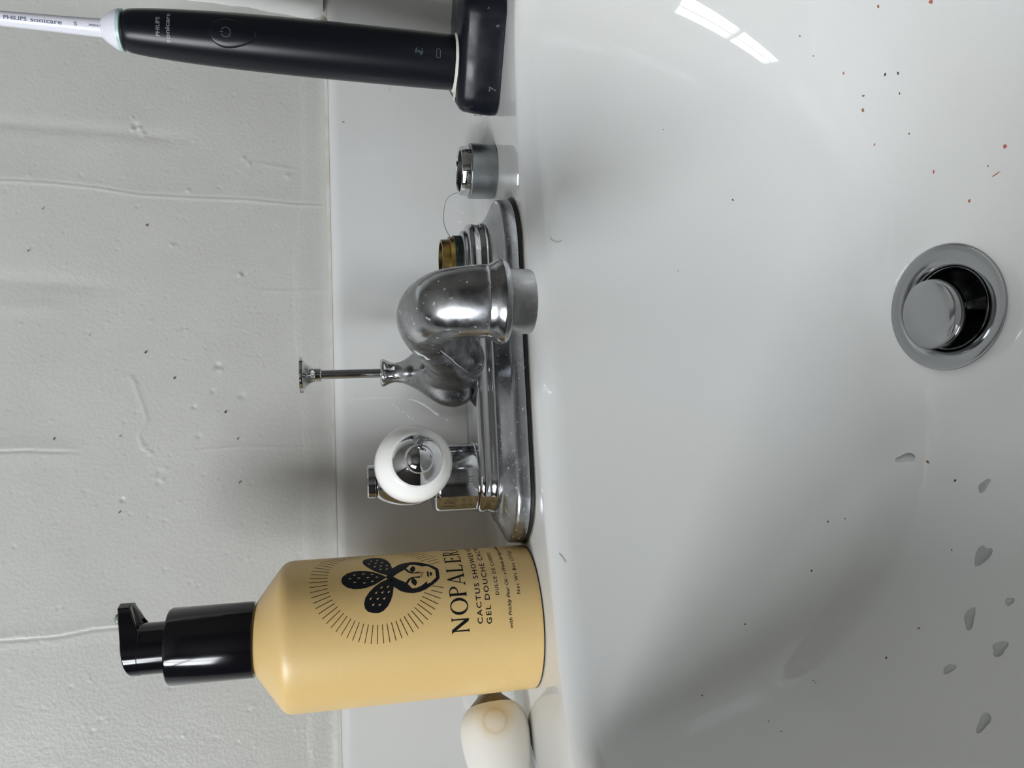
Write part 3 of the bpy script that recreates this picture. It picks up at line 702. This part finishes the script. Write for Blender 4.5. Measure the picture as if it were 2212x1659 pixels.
def glyph(bm, ch):
    if ch == 'N':
        stem(bm, 0.13, 0.08, s1=False, sw=0.14); stem(bm, 0.80, 0.08, s0=False, sw=0.14)
        poly(bm, [(-0.06, 1.0), (0.05, 0.93), (0.68, 0.02), (0.84, -0.03), (0.84, 0.14), (0.22, 1.0)]); return 0.92
    if ch == 'O':
        arc_stroke(bm, 0.45, 0.5, 0.45, 0.52, 0, 360, 0.145, 56, iy=0.06); return 0.9
    if ch == 'P':
        stem(bm, 0.16, 0.14); arc_stroke(bm, 0.28, 0.74, 0.34, 0.26, -90, 90, 0.12, 24, iy=0.05)
        poly(bm, [(0.16, 1), (0.16, 0.95), (0.28, 0.95), (0.28, 1)]); poly(bm, [(0.16, 0.53), (0.16, 0.48), (0.28, 0.48), (0.28, 0.53)]); return 0.62
    if ch == 'A':
        poly(bm, [(0.42, 1.03), (0.36, 0.88), (0.10, 0.08), (-0.03, 0), (0.24, 0), (0.15, 0.08), (0.40, 0.82)])
        poly(bm, [(0.42, 1.03), (0.36, 0.9), (0.62, 0.08), (0.53, 0), (0.90, 0), (0.78, 0.08), (0.47, 1.03)])
        poly(bm, [(0.21, 0.33), (0.21, 0.27), (0.40, 0.24), (0.60, 0.30), (0.60, 0.36), (0.40, 0.30)]); return 0.86
    if ch == 'L':
        stem(bm, 0.16, 0.14, s0=True); poly(bm, [(0.16, 0.06), (0.1, 0), (0.60, 0), (0.64, 0.20), (0.58, 0.20), (0.50, 0.06)]); return 0.62
    if ch == 'E':
        stem(bm, 0.16, 0.14); poly(bm, [(0.16, 0.05), (0.16, 0), (0.58, 0), (0.62, 0.18), (0.57, 0.18), (0.50, 0.05)])
        poly(bm, [(0.16, 1), (0.16, 0.95), (0.46, 0.95), (0.51, 0.84), (0.56, 0.84), (0.55, 1)])
        poly(bm, [(0.16, 0.54), (0.16, 0.49), (0.36, 0.49), (0.42, 0.40), (0.46, 0.40), (0.46, 0.63), (0.42, 0.63), (0.36, 0.54)]); return 0.60
    if ch == 'R':
        w1 = glyph(bm, 'P'); poly(bm, [(0.28, 0.50), (0.42, 0.52), (0.72, 0.06), (0.84, 0), (0.62, -0.01), (0.56, 0.05)]); return 0.78
spans = [('N', 0.5, 12.6), ('O', 14.3, 26.9), ('P', 27.4, 36.2), ('A', 36.6, 48.6), ('L', 49.3, 57.6), ('E', 62.6-2.6, 69.5), ('R', 71.2, 82.5), ('A', 82.8, 95.5)]
bm = bmesh.new()
for ch, d0, d1_ in spans:
    g = bmesh.new(); glyph(g, ch)
    x0 = min(v.co.x for v in g.verts); x1 = max(v.co.x for v in g.verts); wd = (d1_-d0)*DEG
    for v in g.verts: v.co = Vector((at_deg(d0)+(v.co.x-x0)/(x1-x0)*wd, v.co.y*7.05, 0))
    me_ = bpy.data.meshes.new('g'); g.to_mesh(me_); g.free(); bm.from_mesh(me_); bpy.data.meshes.remove(me_)
prt(bm, 0, 31.6, 'word_print')
for body_, cap, d0, d1_, z, sh in (('CACTUS SHOWER GEL', 2.05, 6.6, 92.6, 25.95, 0), ('GEL DOUCHE CACTUS', 2.1, 6.0, 92.0, 22.2, 0),
                                   ('DULCE DE CUERPO', 1.5, 26.8, 72.4, 18.05, 0),
                                   ("with Prickly Pear Oil - \u00e0 l'Huile de Figue de Barbarie", 1.45, 1.5, 97.5, 13.6, 0.25),
                                   ('Net Wt 8oz (227g)', 1.45, 26.3, 72.2, 9.1, 0)):
    t = flat_text(body_, cap, (d1_-d0)*DEG, 1.25 if not sh else 1.0, sh)
    prt(t, at_deg(d0), z, 'text_print')
# sunburst and crowned face emblem
bm = bmesh.new()
for k in range(70):
    a = 2*math.pi*(k+0.5)/70; dn_ = abs(((a+math.pi/2+math.pi) % (2*math.pi))-math.pi)
    if dn_ < math.radians(11.5): continue
    r0 = 20.2
    if dn_ < math.radians(22): r0 = 22.6
    stroke(bm, (r0*math.cos(a), r0*math.sin(a)), (27.4*math.cos(a), 27.4*math.sin(a)), 0.26)
prt(bm, 0, 67.1, 'sunburst_print')
mir = lambda pts: [(-x, y) for x, y in pts]
petal_r = [(0, -3.7), (2.0, -0.9), (3.5, 1.6), (4.5, 4.5), (4.95, 7), (4.8, 9.8), (3.8, 12.4), (2.0, 14.2), (0, 14.75)]
leftp = [(-1.3, -6.2), (-0.9, -4.2), (-2.37, -1.22), (-4.29, 1.4), (-6.7, 3.75), (-9.04, 5.32), (-11.36, 5.94), (-13.42, 5.61), (-14.76, 4.52), (-15.53, 2.33), (-15.7, 0.37), (-14.93, -1.64), (-13.17, -3.46), (-10.96, -4.71), (-8.63, -5.54), (-5.26, -6.1), (-3.2, -6.6)]
hair_l = [(0, -3.2), (-2.0, -4.6), (-4.7, -6.3), (-5.1, -6.1), (-5.6, -6.9), (-7.22, -8.7), (-8.2, -11.03), (-8.65, -14.05), (-8.3, -16.63), (-7.3, -19.28), (-5.8, -21.7), (-4.1, -23.9), (-2.6, -25.2), (0, -25.3)]
bm = bmesh.new()
poly(bm, petal_r+mir(petal_r)[::-1][1:-1]); poly(bm, leftp); poly(bm, mir(leftp)); poly(bm, hair_l+mir(hair_l)[::-1][1:-1])
prt(bm, 0, 67.1, 'emblem_print', 0.06)
bm = bmesh.new()
kite = [(0, -6.3), (-1.7, -8.3), (-3.5, -11.2), (-1.8, -12.3), (-1.0, -13.8), (-0.8, -17.4)]
poly(bm, kite+mir(kite)[::-1][:-1])
face_l = [(0, -18.9), (-1.5, -18.9), (-1.75, -17.2), (-1.5, -14.8), (-2.4, -13.1), (-4.3, -11.9), (-6.5, -13.6), (-6.4, -15.4), (-5.7, -17.2), (-4.7, -18.6), (-3.5, -20.0), (-4.9, -19.8), (-4.5, -21.3), (-2.0, -23.8), (0, -23.8)]
poly(bm, face_l+mir(face_l)[::-1][1:-1])
def tri(x, y, a, s=1.0):
    ca, sa = math.cos(a), math.sin(a)
    poly(bm, [(x+(px*ca-py*sa)*s, y+(px*sa+py*ca)*s) for px, py in ((0, -0.75), (0.36, 0.5), (-0.36, 0.5))])
for x, y in ((0.58, 11.2), (2.5, 9.3), (2.7, 5.7), (0.56, 7.6), (0.52, 3.9), (-1.5, 9.3), (-2.2, 5.4), (-1.7, 2.2), (0.37, 0.3), (2.2, 2.2)): tri(x, y, 0)
for sgn in (-1, 1):
    for x, y in ((-4.97, -1.3), (-4.86, -3.9), (-7.19, 0.9), (-7.25, -1.6), (-7.25, -4.1), (-9.57, 3.2), (-9.81, 0.4), (-9.93, -2.2), (-12.15, 2.3), (-12.37, -0.3)):
        tri(-sgn*x, y, sgn*0.75 if sgn < 0 else 0.75) if False else tri(sgn*-x, y, -sgn*0.75*-1 if sgn > 0 else -0.75*-1*-1*-1)
prt(bm, 0, 67.1, 'emblem_face', 0.10, 'bottle')
bm = bmesh.new()
eye = [(-1.8, -13.9), (-3.2, -13.3), (-4.5, -13.8), (-5.6, -14.9), (-4.3, -15.7), (-3.0, -15.6), (-1.9, -14.9)]
poly(bm, eye); poly(bm, mir(eye)[::-1])
poly(bm, [(-1.9, -20.7), (-0.9, -20.1), (0, -20.35), (0.9, -20.1), (1.9, -20.7), (0, -21.1)])
poly(bm, [(-1.25, -21.4), (1.25, -21.4), (0.7, -22.3), (-0.7, -22.3)])
prt(bm, 0, 67.1, 'emblem_features', 0.14)
# back panel: rows of small print that start just past the left silhouette
bm = bmesh.new(); random.seed(5)
z = 98.0
while z > 38:
    if random.random() < 0.9: stroke(bm, (at_deg(-108), z), (at_deg(-99.2-random.random()*0.6), z), 0.35)
    z -= 1.75
prt(bm, 0, 0, 'back_print')

# ------------------------------------------------------------------ toothbrush and charger
ch = thing('toothbrush_charger', 'black plastic toothbrush charging base with limescale round its socket, standing on the sink ledge', 'charger', (164.5, 6, 0))
def rrect(cx, cy, hw, hd, r, z, rot, n=8):
    pts = []
    for (sx, sy, a0) in ((1, 1, 0), (-1, 1, 90), (-1, -1, 180), (1, -1, 270)):
        for k in range(n+1):
            a = math.radians(a0+90*k/n); pts.append((sx*(hw-r)+r*math.cos(a), sy*(hd-r)+r*math.sin(a)))
    ca, sa = math.cos(rot), math.sin(rot)
    return [Vector((cx+x*ca-y*sa, cy+x*sa+y*ca, z)) for x, y in pts]
RC = math.radians(-40); ccx, ccy = 164.4, 9.8
def chr_(off, z): return rrect(ccx, ccy, 29.5-off, 24-off, max(3, 11-off), z, RC)
bm = bmesh.new()
rings(bm, [chr_(1.0, 0.02), chr_(0.2, 0.6), chr_(0, 3), chr_(0.6, 12), chr_(1.4, 17.0), chr_(2.4, 18.6), chr_(5.0, 20.4), chr_(6.0, 20.7)], cap0=True, cap1=True)
cb = part('charger_body', bm, 'charger', ch, angle=30)
HB = Vector((157.0, 12, 20.2)); HD = (Vector((162.4, 12, 174.4))-HB).normalized()
bm = bmesh.new(); lathe(bm, HB+HD*0.0, HD, [(0.2, 13.0), (0.3, 14.4), (0.9, 14.1), (1.3, 13.6), (1.6, 13.1)], n=72, cap0=False, cap1=False)
for v in bm.verts:
    v.co += Vector((math.sin(v.co.x*2.1), math.cos(v.co.y*1.7), 0))*0.25
part('limescale_ring', bm, 'lime', ch, label='crusty white limescale round the socket')
bm = bmesh.new(); bmesh.ops.create_icosphere(bm, subdivisions=3, radius=1)
for v in bm.verts: v.co = Vector((143.2+v.co.x*3.4*(1+.3*math.sin(v.co.y*9)), 16+v.co.y*5, 20.9+v.co.z*0.5))
part('limescale_patch', bm, 'lime', ch)
bm = bmesh.new(); tube(bm, [(186, -8, 9), (196, -14, 9.5), (212, -22, 8), (235, -28, 4.5), (262, -32, 3.2), (290, -38, 3.0), (304, -46, 2.0), (311, -62, -12), (313, -85, -60), (314, -100, -140)], [4.5, 4.2, 3.0, 2.6, 2.4, 2.4, 2.4, 2.4, 2.4, 2.4], n=20)
part('power_cord', bm, 'blackgloss', ch)
def on_face(bm, origin, right, up):
    for v in bm.verts: v.co = Vector(origin)+Vector(right)*v.co.x+Vector(up)*v.co.y
    return bm
# worn raised marks on the charger wall
nf = Vector((math.sin(RC), -math.cos(RC), 0)); rt = Vector((math.cos(RC), math.sin(RC), 0))
fo = Vector((ccx, ccy, 0))+nf*24.15
t = flat_text('7', 3.6); on_face(t, fo-rt*15.5+Vector((0, 0, 2.5)), rt, (0, 0, 1)); part('worn_mark', t, 'printdust', cb, smooth=False)
lf = -rt; lo_ = Vector((ccx, ccy, 0))+lf*29.6
t = flat_text('S', 4.0); on_face(t, lo_+nf*13+Vector((0, 0, 7)), nf, (0, 0, 1)); part('worn_mark', t, 'printgrey', cb, smooth=False)

tb = thing('electric_toothbrush', 'black electric toothbrush with white brush head, standing in its charger', 'toothbrush', tuple(HB))
LH = 154.3
hp = [(0.2, 12.4), (1.2, 13.0), (10, 13.2), (40, 13.25), (70, 13.1), (95, 12.75), (115, 12.2), (130, 11.5), (142, 10.7), (150, 9.9), (153.3, 9.2), (154.2, 8.4)]
bm = bmesh.new(); lathe(bm, HB, HD, smooth_prof(hp, 5), n=96)
hb = part('handle', bm, 'brushbody', tb)
bm = bmesh.new(); lathe(bm, HB, HD, [(154.0, 8.0), (155.2, 8.2), (155.3, 6)], n=48); part('handle_neck', bm, 'dark', tb)
bm = bmesh.new(); lathe(bm, HB, HD, [(155.0, 8.6), (155.3, 9.3), (156.7, 9.2)], n=64, cap1=False); part('colour_ring', bm, 'mint', tb, label='pale mint ring')
bm = bmesh.new(); lathe(bm, HB, HD, smooth_prof([(156.7, 9.2), (158.6, 8.5), (160.2, 7.5), (162.2, 6.1), (163.6, 4.9), (164.1, 4.45)], 4)+[(164.2, 4.15)]+smooth_prof([(164.4, 4.1), (185, 3.6), (207, 3.25), (222, 3.0), (230, 3.2)], 4), n=48)
nk = part('brush_head', bm, 'whiteplastic', tb, label='white brush head neck')
side = Vector((0.35, -0.93, 0)).normalized(); 
bm = bmesh.new()
c0 = HB+HD*240
for v in bmesh.ops.create_icosphere(bm, subdivisions=3, radius=1)['verts']:
    x__, y__, z__ = v.co
    v.co = c0+HD*z__*14+side.cross(HD)*x__*6.2+side*y__*2.6
part('head_plate', bm, 'whiteplastic', nk)
bm = bmesh.new()
for i in range(-3, 4):
    for j in range(-1, 2):
        tube(bm, [c0+HD*i*3.3+side.cross(HD)*j*3.4+side*2, c0+HD*i*3.3+side.cross(HD)*j*3.4+side*11], 1.25, n=8)
o = part('bristles', bm, 'bristle', nk); o['kind'] = 'stuff'
# prints on handle and head
x0_, y0_, _ = frame(HD)
def wrap_axis(bm, s, th0, Rf, lift=0.08, rot90=False, step=0.8):
    """flat drawing onto the leaning round handle: x runs round, y runs up; rot90: text runs down the axis"""
    bmesh.ops.triangulate(bm, faces=bm.faces)
    cut_grid(bm, step, 0)
    if rot90: cut_grid(bm, step, 1)
    ux = Vector((1, 0, 0)); ux = (ux-HD*ux.dot(HD)).normalized(); uy = HD.cross(ux)   # uy ~ +Y
    for v in bm.verts:
        x, y = v.co.x, v.co.y
        if rot90: x, y = y, -x
        R = Rf(s+y)+lift; th = th0+x/Rf(s)
        v.co = HB+HD*(s+y)+(ux*math.sin(th)-uy*math.cos(th))*R
    return bm
def hR(s):
    P = smooth_prof(hp, 5)
    return float(np.interp(s, [p[0] for p in P], [p[1] for p in P]))
nR = lambda s: float(np.interp(s, [158, 160.2, 162.2, 164.4, 185, 207, 222], [8.5, 7.5, 6.1, 4.1, 3.6, 3.25, 3.0]))
VT = math.radians(-30)       # towards the camera
FT = math.radians(-14)
def bp_text(body_, cap, width, s, th, m='printgrey', rot=False, name='logo_print', par=None, Rf=hR):
    t = flat_text(body_, cap, width)
    for v in t.verts:
        if rot: v.co.y -= cap/2
        else: v.co.x -= width/2
    wrap_axis(t, s, th, Rf, 0.07, rot); part(name, t, m, par or hb, smooth=False)
bp_text('PHILIPS', 1.75, 8.6, 137.3, FT+0.02)
bp_text('sonicare', 2.0, 13.6, 133.0, FT+0.02)
bm = bmesh.new()
def cring(bm, cx, cy, r0, r1, a0=0, a1=360, n=40):
    o_, i_ = [], []
    for k in range(n+1):
        a = math.radians(a0+(a1-a0)*k/n)
        o_.append(bm.verts.new((cx+r1*math.cos(a), cy+r1*math.sin(a), 0))); i_.append(bm.verts.new((cx+r0*math.cos(a), cy+r0*math.sin(a), 0)))
    for k in range(n): bm.faces.new((o_[k], o_[k+1], i_[k+1], i_[k]))
cring(bm, 0, 0, 1.95, 2.2, 115, 425); stroke(bm, (0, 1.1), (0, 2.7), 0.25)
wrap_axis(bm, 108.4, FT, hR, 0.62); part('power_symbol', bm, 'printdim', hb, smooth=False)
bm = bmesh.new()    # raised power button pad
rr_ = []
for k, (rd, lf_) in enumerate(((7.6, -0.15), (7.4, 0.12), (7.0, 0.3), (6.2, 0.42), (4, 0.5), (0.05, 0.55))):
    row = []
    for i in range(48):
        a = 2*math.pi*i/48; x = rd*math.cos(a)*0.92; y = rd*math.sin(a)-(6*max(0, -math.sin(a))**2*(rd/7.6))
        row.append((x, y, lf_))
    rr_.append(row)
ux_ = Vector((1, 0, 0)); ux_ = (ux_-HD*ux_.dot(HD)).normalized(); uy_ = HD.cross(ux_)
rings(bm, [[HB+HD*(108.4+y)+(ux_*math.sin(FT+x/hR(108.4))-uy_*math.cos(FT+x/hR(108.4)))*(hR(108.4+y)+l) for x, y, l in row] for row in rr_])
part('power_button', bm, 'brushbody', hb)
bm = bmesh.new()    # battery outline
pts = [(-2.0, -0.9), (1.5, -0.9), (2.2, -0.35), (2.2, 0.35), (1.5, 0.9), (-2.0, 0.9)]
for a, b in zip(pts, pts[1:]+pts[:1]): stroke(bm, a, b, 0.22)
wrap_axis(bm, 10.2, FT, hR, 0.08, step=0.5); part('battery_symbol', bm, 'printdim', hb, smooth=False)
bm = bmesh.new()    # brush head symbol
cring(bm, 0, 0, 1.6, 1.85, 20, 130); cring(bm, 0, 0, 1.6, 1.85, 200, 320)
for dx_ in (-0.5, 0.15): stroke(bm, (dx_-.3, -1.5), (dx_, 0), 0.3); stroke(bm, (dx_, 0), (dx_+.5, 1.4), 0.3)
wrap_axis(bm, 19.6, FT, hR, 0.08, step=0.5); part('brush_symbol', bm, 'printdim', hb, smooth=False)
for tx, cap_, w_, s_ in (('PHILIPS', 1.55, 9.4, 204.1), ('sonicare', 1.75, 13.0, 193.2), ('S', 1.6, 1.4, 175.2), ('240824 M', 0.85, 5.8, 169.2)):
    bp_text(tx, cap_, w_, s_, FT-0.05, 'printblue', True, 'neck_print', nk, nR)
# dark dots and brown marks on the wall paint
bm = bmesh.new()
for x, z, r_ in ((20.6, 178.5, .55), (6.9, 164.6, .5), (-11.4, 139.8, .55), (73.6, 234.1, .35), (62, 131, .25), (-22, 190, .3), (30, 205, .25), (96, 228, .3)):
    blob(bm, (x, Y1-0.75, z), (0, -1, 0), r_, r_*.8, 0.5)
o = part('paint_dots', bm, 'sp_dark', wb, smooth=True); o['kind'] = 'stuff'
bm = bmesh.new()
for x, z, r_ in ((88.2, 178.4, .8), (-22.3, 220.3, .6), (-25.5, 133.8, .5), (-48, 133, .6), (-60, 190, .5)):
    blob(bm, (x, Y1-0.5, z), (0, -1, 0), r_, r_*.7, 0.5)
o = part('paint_marks', bm, 'stain', wb); o['kind'] = 'stuff'
bm = bmesh.new()
for _ in range(14): blob(bm, (random.uniform(206.5, 209.5), 65.2+random.uniform(-.4, .4), random.uniform(84.5, 89)), (0, -1, 0.3), random.uniform(.3, .9), random.uniform(.4, 1.4), 0.35)
o = part('damp_stain', bm, mat('damp', (0.50, 0.44, 0.36), 0.6), bpy.data.objects['trim_1']); o['kind'] = 'stuff'

# ------------------------------------------------------------------ hair strands
def hair(name, pts, rad, label):
    bm = bmesh.new(); P = smooth_prof(pts, 8); tube(bm, P, rad, n=6)
    o = part(name, bm, 'hair', None, base=pts[0]); o['label'] = label; o['category'] = 'hair'
hair('hair_strand', [(x_h, bsy(z_h)-0.15, z_h) for x_h, z_h in ((104.5, 15.5), (103.2, 19.5), (99.2, 22.6), (91.4, 24.0), (85.0, 23.4), (79.0, 20.5), (73.0, 15.0))], 0.10,
     'fine curved dark hair stuck to the backsplash between the loose nut and the brass stem')
hair('hair_strand', [(51.03, -36.17, -10.43), (49.41, -35.98, -11.8), (48.67, -36.37, -13.8), (49.51, -36.08, -15.6)], 0.07,
     'tiny pale hair on the basin edge, level with the brass stem')
hair('hair_strand', [(-83.39, -46.77, -3.76), (-85.19, -47.57, -4.97), (-87.19, -48.47, -5.77)], 0.08,
     'tiny hair on the basin edge in front of the yellow bottle foot')
